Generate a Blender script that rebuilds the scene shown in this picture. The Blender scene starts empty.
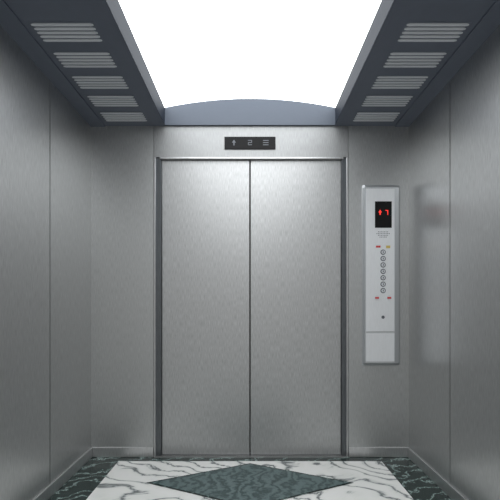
import bpy, bmesh, math
from mathutils import Vector
sc=bpy.context.scene
try: sc.view_settings.view_transform='Standard'
except Exception as e: print(e)
D=3.2; S=143.3; CZ=152/S; H=331/S; W=159/S; YB=-0.5
def PX(px): return (px-250)/S
def PZ(py): return (457-py)/S
COL=sc.collection
# ---------- materials
def base(name):
    m=bpy.data.materials.new(name); m.use_nodes=True
    nt=m.node_tree; b=nt.nodes['Principled BSDF']; return m,nt,b
def simple(name,c,rough=.5,metal=0,emit=None,es=0,spec=.5):
    m,nt,b=base(name)
    b.inputs['Roughness'].default_value=rough; b.inputs['Metallic'].default_value=metal
    b.inputs['Specular IOR Level'].default_value=spec
    n=nt.nodes.new('ShaderNodeTexNoise'); n.inputs['Scale'].default_value=60
    r=nt.nodes.new('ShaderNodeValToRGB'); 
    r.color_ramp.elements[0].color=tuple(x*.95 for x in c)+(1,)
    r.color_ramp.elements[1].color=tuple(min(1,x*1.05) for x in c)+(1,)
    nt.links.new(n.outputs['Fac'],r.inputs[0]); nt.links.new(r.outputs[0],b.inputs['Base Color'])
    if emit:
        b.inputs['Emission Color'].default_value=emit+(1,); b.inputs['Emission Strength'].default_value=es
    return m
def steel(name,c,rough=.38,metal=.9,amp=.14,scale=(300,300,22)):
    m,nt,b=base(name)
    tc=nt.nodes.new('ShaderNodeTexCoord'); mp=nt.nodes.new('ShaderNodeMapping')
    mp.inputs['Scale'].default_value=scale
    n=nt.nodes.new('ShaderNodeTexNoise'); n.inputs['Scale'].default_value=1; n.inputs['Detail'].default_value=4
    nt.links.new(tc.outputs['Object'],mp.inputs[0]); nt.links.new(mp.outputs[0],n.inputs['Vector'])
    r=nt.nodes.new('ShaderNodeValToRGB')
    r.color_ramp.elements[0].position=.3; r.color_ramp.elements[1].position=.7
    r.color_ramp.elements[0].color=tuple(x*(1-amp) for x in c)+(1,)
    r.color_ramp.elements[1].color=tuple(min(1,x*(1+amp)) for x in c)+(1,)
    nt.links.new(n.outputs['Fac'],r.inputs[0]); nt.links.new(r.outputs[0],b.inputs['Base Color'])
    b.inputs['Metallic'].default_value=metal; b.inputs['Roughness'].default_value=rough
    bp=nt.nodes.new('ShaderNodeBump'); bp.inputs['Strength'].default_value=.03; bp.inputs['Distance'].default_value=.001
    nt.links.new(n.outputs['Fac'],bp.inputs['Height']); nt.links.new(bp.outputs[0],b.inputs['Normal'])
    return m
def marble(name,stops,scale,rot,dist,rough,det=1.6,spec=.5,warp=0,stretch=1):
    m,nt,b=base(name)
    tc=nt.nodes.new('ShaderNodeTexCoord'); mp=nt.nodes.new('ShaderNodeMapping')
    mp.inputs['Rotation'].default_value=(0,0,rot); mp.inputs['Scale'].default_value=(1,stretch,1)
    w=nt.nodes.new('ShaderNodeTexWave'); w.inputs['Scale'].default_value=scale
    w.inputs['Distortion'].default_value=dist; w.inputs['Detail'].default_value=6
    w.inputs['Detail Scale'].default_value=det; w.inputs['Detail Roughness'].default_value=.65
    nt.links.new(tc.outputs['Object'],mp.inputs[0])
    if warp:
        n=nt.nodes.new('ShaderNodeTexNoise'); n.inputs['Scale'].default_value=1.7; n.inputs['Detail'].default_value=2
        mx=nt.nodes.new('ShaderNodeVectorMath'); mx.operation='MULTIPLY_ADD'
        mx.inputs[1].default_value=(warp,warp,0)
        nt.links.new(mp.outputs[0],n.inputs['Vector']); nt.links.new(n.outputs['Color'],mx.inputs[0])
        nt.links.new(mp.outputs[0],mx.inputs[2]); nt.links.new(mx.outputs[0],w.inputs['Vector'])
    else: nt.links.new(mp.outputs[0],w.inputs['Vector'])
    r=nt.nodes.new('ShaderNodeValToRGB'); cr=r.color_ramp
    while len(cr.elements)<len(stops): cr.elements.new(.5)
    for e,(p,c) in zip(cr.elements,stops): e.position=p; e.color=c+(1,)
    nt.links.new(w.outputs['Fac'],r.inputs[0]); nt.links.new(r.outputs[0],b.inputs['Base Color'])
    b.inputs['Roughness'].default_value=rough; b.inputs['Specular IOR Level'].default_value=spec
    return m
M_side=steel('brushed_steel_side',(.57,.575,.575),.35,.96)
M_front=steel('brushed_steel_front',(.49,.5,.5),.44,.9)
M_door=steel('brushed_steel_door',(.49,.497,.5),.44,.92,amp=.2)
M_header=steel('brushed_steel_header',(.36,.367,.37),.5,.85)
M_edge=steel('steel_edge',(.62,.625,.63),.35)
M_dark=simple('dark_gap',(.05,.052,.055),.6)
M_jamb=steel('jamb_shaded_steel',(.14,.15,.16),.4)  # shadow of the door recess is put into the jamb's base colour
M_ceil=simple('ceiling_blue_grey',(.14,.16,.205),.45,.2)
M_ceil2=simple('ceiling_plate',(.12,.14,.175),.5,.0,spec=.3)
M_ceild=simple('ceiling_inner_dark',(.018,.024,.036),.6,.0,spec=.15)
M_slat=simple('vent_slat',(.72,.74,.77),.4)
M_slot=simple('vent_slot',(.15,.17,.21),.6)
M_light=simple('diffuser',(.9,.9,.9),.5,0,(.965,.987,1.0),3.1)
M_white=marble('white_marble',[(0,(.17,.19,.19)),(.035,(.42,.44,.44)),(.11,(.70,.72,.70)),(.3,(.85,.86,.83)),(1,(.90,.90,.88))],2.3,math.radians(-42),5,.2,3.0,warp=.9)
M_green=marble('green_marble',[(0,(.30,.38,.36)),(.05,(.05,.085,.078)),(.4,(.010,.02,.018)),(1,(.022,.04,.036))],3.0,math.radians(60),14,.15,spec=.3)
M_diam=marble('diamond_marble',[(0,(.03,.058,.058)),(.4,(.075,.12,.12)),(1,(.12,.175,.175))],4,math.radians(10),16,.3,spec=.3)
M_panel=steel('panel_silver',(.84,.86,.88),.4,.45,amp=.03)
M_panels=steel('panel_side_silver',(.62,.64,.66),.35,.7,amp=.03)
M_black=simple('black_glass',(.008,.008,.009),.35,spec=.15)
M_red=simple('red_led',(.6,.02,.02),.5,0,(1,.05,.03),.9)
M_redp=simple('red_paint',(.6,.05,.05),.5)
M_yel=simple('yellow_paint',(.65,.5,.12),.5)
M_grey=simple('grey_mark',(.12,.13,.15),.5)
M_led=simple('dim_led',(.13,.14,.16),.5,0,(.6,.65,.7),.03)
M_btn=simple('button_cap',(.75,.77,.8),.3,.4)

# ---------- mesh helpers
def add(name,bm,mats,parent=None,bevel=0,seg=2,smooth=False):
    me=bpy.data.meshes.new(name); bmesh.ops.recalc_face_normals(bm,faces=bm.faces); bm.to_mesh(me); bm.free()
    for m in mats: me.materials.append(m)
    o=bpy.data.objects.new(name,me); COL.objects.link(o)
    if parent: o.parent=parent
    if bevel:
        md=o.modifiers.new('bevel','BEVEL'); md.width=bevel; md.segments=seg; md.limit_method='ANGLE'
    if smooth:
        for p in me.polygons: p.use_smooth=True
    return o
def bx(bm,x0,x1,y0,y1,z0,z1,mi=0):
    v=[bm.verts.new((x,y,z)) for x in(x0,x1) for y in(y0,y1) for z in(z0,z1)]
    for q in((0,1,3,2),(4,6,7,5),(0,4,5,1),(2,3,7,6),(0,2,6,4),(1,5,7,3)):
        f=bm.faces.new([v[i] for i in q]); f.material_index=mi
def poly(bm,pts,mi=0):
    f=bm.faces.new([bm.verts.new(p) for p in pts]); f.material_index=mi; return f
def prism(bm,pts,off,mi=0):
    a=[bm.verts.new(p) for p in pts]; o=Vector(off); b=[bm.verts.new(Vector(p)+o) for p in pts]
    n=len(pts)
    for f in [bm.faces.new(a),bm.faces.new(b[::-1])]+[bm.faces.new((a[i],a[(i+1)%n],b[(i+1)%n],b[i])) for i in range(n)]:
        f.material_index=mi
def disc(bm,cx,cz,r,y0,y1,mi=0,n=20):
    prism(bm,[(cx+r*math.cos(2*math.pi*i/n),y0,cz+r*math.sin(2*math.pi*i/n)) for i in range(n)],(0,y1-y0,0),mi)
def box(name,*a,mat=None,parent=None,bevel=0):
    bm=bmesh.new(); bx(bm,*a); return add(name,bm,[mat],parent,bevel)
def empty(name,loc=(0,0,0)):
    e=bpy.data.objects.new(name,None); COL.objects.link(e); e.location=loc; return e

# ---------- floor
bm=bmesh.new()
bw=31/S; bb=.085
bx(bm,-W-.03,W+.03,YB-.05,D+.12,-.08,-.002,1)
xi=W-bw; yi=D-bb; yf=YB
poly(bm,[(-W,yf,0),(-xi,yf,0),(-xi,yi,0),(-W,D,0)],1)
poly(bm,[(W,yf,0),(W,D,0),(xi,yi,0),(xi,yf,0)],1)
poly(bm,[(-W,D,0),(-xi,yi,0),(xi,yi,0),(W,D,0)],1)
poly(bm,[(-xi,yf,0),(xi,yf,0),(xi,yi,0),(-xi,yi,0)],0)
cy=D*.854; hy=.105*D; hx=.62
for k in range(4):
    c=cy-k*2*hy*1.02
    if c-hy<yf: break
    poly(bm,[(0,c-hy,.002),(hx,c,.002),(0,c+hy,.002),(-hx,c,.002)],1)
    poly(bm,[(0,c-hy*.95,.003),(hx*.95,c,.003),(0,c+hy*.95,.003),(-hx*.95,c,.003)],2)
me_floor=add('floor',bm,[M_white,M_green,M_diam])

# ---------- side walls (panels with seams)
seams=[D, D*.795, D*.59, D*.385, D*.18, YB]
for sgn,nm in((-1,'wall_left'),(1,'wall_right')):
    bm=bmesh.new()
    xa=sgn*(W+.016); xb=sgn*(W+.06)
    bx(bm,min(xa,xb),max(xa,xb),YB-.05,D+.12,0,H+.28,1)
    for i in range(5):
        a=seams[i+1]+.0045; b=seams[i]-(.0045 if i else 0)
        x0=sgn*W; x1=sgn*(W+.016)
        bx(bm,min(x0,x1),max(x0,x1),a,b,0,H+.22,0)
    add(nm,bm,[M_side,M_dark])
    x0=sgn*W; x1=sgn*(W-.012)
    box('baseboard_left' if sgn<0 else 'baseboard_right',min(x0,x1),max(x0,x1),YB,D-.001,0.0,.07,mat=M_edge,bevel=.003)
# ---------- front wall
dx0=PX(161); dx1=PX(342); jx0=PX(154); jx1=PX(348); dz=PZ(157)
bm=bmesh.new()
bx(bm,-W,jx0-.003,D,D+.05,0,H+.28,0)
bx(bm,jx1+.003,W,D,D+.05,0,H+.28,0)
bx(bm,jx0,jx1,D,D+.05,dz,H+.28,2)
bx(bm,-W,W,D+.1,D+.12,0,H+.28,1)
bx(bm,-W,jx0-.003,D+.05,D+.1,0,H+.28,1)
bx(bm,jx1+.003,W,D+.05,D+.1,0,H+.28,1)
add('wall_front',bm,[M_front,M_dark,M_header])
box('baseboard_front_left',-W+.012,jx0-.003,D-.01,D-.0005,0,.07,mat=M_edge,bevel=.003)
box('baseboard_front_right',jx1+.003,W-.012,D-.01,D-.0005,0,.07,mat=M_edge,bevel=.003)
# door frame
bm=bmesh.new()
for a,b in((jx0,dx0),(dx1,jx1)):
    bx(bm,a,b,D+.012,D+.05,0,dz,1)
bx(bm,jx0,jx0+.010,D-.002,D+.03,0,dz,0)
bx(bm,jx1-.010,jx1,D-.002,D+.03,0,dz,0)
bx(bm,dx0-.01,dx1+.01,D-.001,D+.05,dz-.012,dz,0)
add('door_frame',bm,[M_edge,M_jamb],bevel=.002)
# door leaves
for i,(a,b) in enumerate(((dx0+.001,-.0035),(.0035,dx1-.001))):
    box('door_%d'%(i+1),a,b,D+.03,D+.06,.008,dz-.014,mat=M_door,bevel=.003)
# sill
bm=bmesh.new()
bx(bm,jx0,jx1,D-.01,D+.09,.0,.006,0)
for k in range(3): bx(bm,jx0+.01,jx1-.01,D-.006+k*.011,D-.003+k*.011,.006,.0068,1)
add('door_sill',bm,[M_edge,M_dark])

# ---------- ceiling
a_in=85/S; rise=17/S; peak=26/S
bm=bmesh.new()
for s in(-1,1):
    x0,x1=sorted((s*a_in,s*W))
    bx(bm,x0,x1,YB,D,H,H+.02,0)
    x0,x1=sorted((s*a_in,s*(a_in+.01)))
    bx(bm,x0,x1,YB,D,H+.0005,H+.25,1)
    # lower outer trim moulding
    x0,x1=sorted((s*(W-.10),s*W))
    bx(bm,x0,x1,YB,D,H-.006,H,0)
bx(bm,-W,W,YB,D,H+.25,H+.28,0)
ceil=add('ceiling',bm,[M_ceil,M_ceild])
# dark lining of the light recess
for i,s in enumerate((-1,1)):
    x0,x1=sorted((s*(a_in-.002),s*(a_in-.0005)))
    box('trim_%d'%(i+2),x0,x1,YB,D-.02,H+.0005,H+rise,mat=M_ceild)
# inner arch plates
def arc(n=28,dz0=0):
    out=[]
    for i in range(n+1):
        t=-1+2*i/n
        out.append((t*a_in, H+rise+(peak-rise)*(1-t*t)+dz0))
    return out
bm=bmesh.new()
pts=[(-a_in,D-.02,H)]+[(x,D-.02,z) for x,z in arc(dz0=.004)]+[(a_in,D-.02,H)]
prism(bm,pts,(0,.02,0))
pts=[(-a_in,YB,H)]+[(x,YB,z) for x,z in arc(dz0=.004)]+[(a_in,YB,H)]
prism(bm,pts,(0,.02,0))
add('trim_1',bm,[M_ceil2])
bm=bmesh.new()
A=arc()
lo=[bm.verts.new((x,YB+.021,z)) for x,z in A]; hi=[bm.verts.new((x,D-.021,z)) for x,z in A]
lo2=[bm.verts.new((x,YB+.021,z+.006)) for x,z in A]; hi2=[bm.verts.new((x,D-.021,z+.006)) for x,z in A]
for i in range(len(A)-1):
    bm.faces.new((lo[i],lo[i+1],hi[i+1],hi[i])); bm.faces.new((lo2[i],hi2[i],hi2[i+1],lo2[i+1]))
add('ceiling_light_panel',bm,[M_light],smooth=True)

# vents
vx=.835
for s in(-1,1):
    for k in range(5):
        yc=D*(.95-.0735*k)
        bm=bmesh.new(); hw=.138; hl=.075
        x0=s*vx-hw; x1=s*vx+hw
        bx(bm,x0-.006,x1+.006,yc-hl-.004,yc+hl+.004,H-.0015,H-.0003,1)
        n=5; pitch=2*hl/n
        for j in range(n):
            ya=yc-hl+pitch*(j+.22); yb=ya+pitch*.56; e=.012
            prism(bm,[(x0,ya+e*.4,H-.005),(x0+e,ya,H-.005),(x1-e,ya,H-.005),(x1,ya+e*.4,H-.005),(x1,yb-e*.4,H-.005),(x1-e,yb,H-.005),(x0+e,yb,H-.005),(x0,yb-e*.4,H-.005)],(0,0,.0035),0)
        add('ceiling_vent',bm,[M_slat,M_slot])

# ---------- header indicator
hd=empty('floor_indicator_display')
box('bezel',PX(224.5),PX(275.5),D-.008,D-.0005,PZ(149.5),PZ(137),mat=M_black,parent=hd,bevel=.002)
bm=bmesh.new()
y0,y1=D-.0095,D-.0082
def seg7(bm,cx,cz,w,h,t,s,y0,y1,mi=0):
    R={'a':(-w,w,h-t,h),'g':(-w,w,-t/2,t/2),'d':(-w,w,-h,-h+t),'f':(-w,-w+t,0,h),'b':(w-t,w,0,h),'e':(-w,-w+t,-h,0),'c':(w-t,w,-h,0)}
    for k in s:
        a,b,c,d=R[k]; bx(bm,cx+a,cx+b,y0,y1,cz+c,cz+d,mi)
cz=PZ(143)
prism(bm,[(PX(234)-.014,y0,cz),(PX(234)+.014,y0,cz),(PX(234),y0,cz+.02)],(0,y1-y0,0))
bx(bm,PX(234)-.004,PX(234)+.004,y0,y1,cz-.02,cz)
seg7(bm,PX(250),cz,.014,.018,.005,'abged',y0,y1)
for k in range(3): bx(bm,PX(263),PX(268.5),y0,y1,cz-.018+k*.015,cz-.013+k*.015)
add('symbols',bm,[M_led],hd)

# ---------- control panel
cp=empty('elevator_control_panel')
x0,x1=PX(362),PX(399); z0,z1=PZ(365),PZ(186)
bm=bmesh.new()
th=.045
sec=[(x0,D-.0005),(x0,D-.022),(x0+.012,D-th),(x1-.045,D-th),(x1-.012,D-th+.012),(x1,D-.018),(x1,D-.0005)]
prism(bm,[(x,y,z0+.02) for x,y in sec],(0,0,z1-z0-.04),0)
def cap(za,zb,sc_):
    A=[(x,y,za) for x,y in sec]; B=[(x,D-.0005+(y-D+.0005)*sc_,zb) for x,y in sec]
    a=[bm.verts.new(p) for p in A]; b=[bm.verts.new(p) for p in B]; n=len(a)
    bm.faces.new(b)
    for i in range(n): bm.faces.new((a[i],a[(i+1)%n],b[(i+1)%n],b[i]))
cap(z1-.02,z1,.6); cap(z0+.02,z0,.4)
add('housing',bm,[M_panels],cp)
fx0,fx1=x0+.016,x1-.046
yf=D-th
bm=bmesh.new()
bx(bm,fx0,fx1,yf-.004,yf-.0002,PZ(331),z1-.03,0)
bx(bm,fx0,fx1,yf-.003,yf-.0002,z0+.03,PZ(333),0)
add('face_plate',bm,[M_panel],cp,bevel=.0015)
yp=yf-.004
bx_=bmesh.new(); bx(bx_,PX(373),PX(389.5),yp-.003,yp-.0002,PZ(229),PZ(203)); add('screen',bx_,[M_black],cp,bevel=.001)
bm=bmesh.new(); y0,y1=yp-.0042,yp-.0031
c=PZ(214)
prism(bm,[(PX(378)-.012,y0,c),(PX(378)+.012,y0,c),(PX(378),y0,c+.02)],(0,y1-y0,0))
bx(bm,PX(378)-.004,PX(378)+.004,y0,y1,c-.016,c)
seg7(bm,PX(384.5),c,.010,.017,.005,'abc',y0,y1)
add('led_digits',bm,[M_red],cp)
bm=bmesh.new(); y0,y1=yp-.001,yp-.0001
for r in range(4):
    n=9-abs(r-1)*2
    for q in range(n):
        disc(bm,PX(381)+(q-(n-1)/2)*.0105,PZ(233+r*1.7),.0032,y0,y1,0,8)
add('speaker_holes',bm,[M_grey],cp)
bm=bmesh.new()
cx=PX(381)
for k in range(7):
    z=PZ(253+k*6.3)
    disc(bm,cx,z,.018,yp-.002,yp-.0002,1); disc(bm,cx,z,.012,yp-.006,yp-.002,0)
    bx(bm,cx-.003,cx+.003,yp-.0068,yp-.006,z-.006,z+.006,1)
add('floor_buttons',bm,[M_btn,M_grey],cp)
bm=bmesh.new()
for px in(375,387):
    z=PZ(298)
    disc(bm,PX(px),z,.0165,yp-.002,yp-.0002,1)
    bx(bm,PX(px)-.013,PX(px)+.013,yp-.0048,yp-.002,z-.006,z+.006,0)
add('door_buttons',bm,[M_redp,M_btn],cp)
bm=bmesh.new()
bx(bm,PX(374),PX(378.5),yp-.001,yp-.0001,PZ(248.5),PZ(246.5),0)
bx(bm,PX(384),PX(388),yp-.001,yp-.0001,PZ(249),PZ(246.5),1)
disc(bm,PX(381),PZ(317),.011,yp-.003,yp-.0001,2); 
add('key_switch_and_labels',bm,[M_redp,M_yel,M_grey],cp)

# ---------- world + camera
w=bpy.data.worlds.new('World'); sc.world=w; w.use_nodes=True
w.node_tree.nodes['Background'].inputs[0].default_value=(1,.99,.98,1); w.node_tree.nodes['Background'].inputs[1].default_value=.6
cam=bpy.data.cameras.new('Camera'); co=bpy.data.objects.new('Camera',cam); COL.objects.link(co)
co.location=(0,0,CZ); co.rotation_euler=(math.pi/2,0,0)
cam.sensor_width=36; cam.lens=S*D/500*36; cam.shift_y=.11; cam.clip_start=.05
sc.camera=co
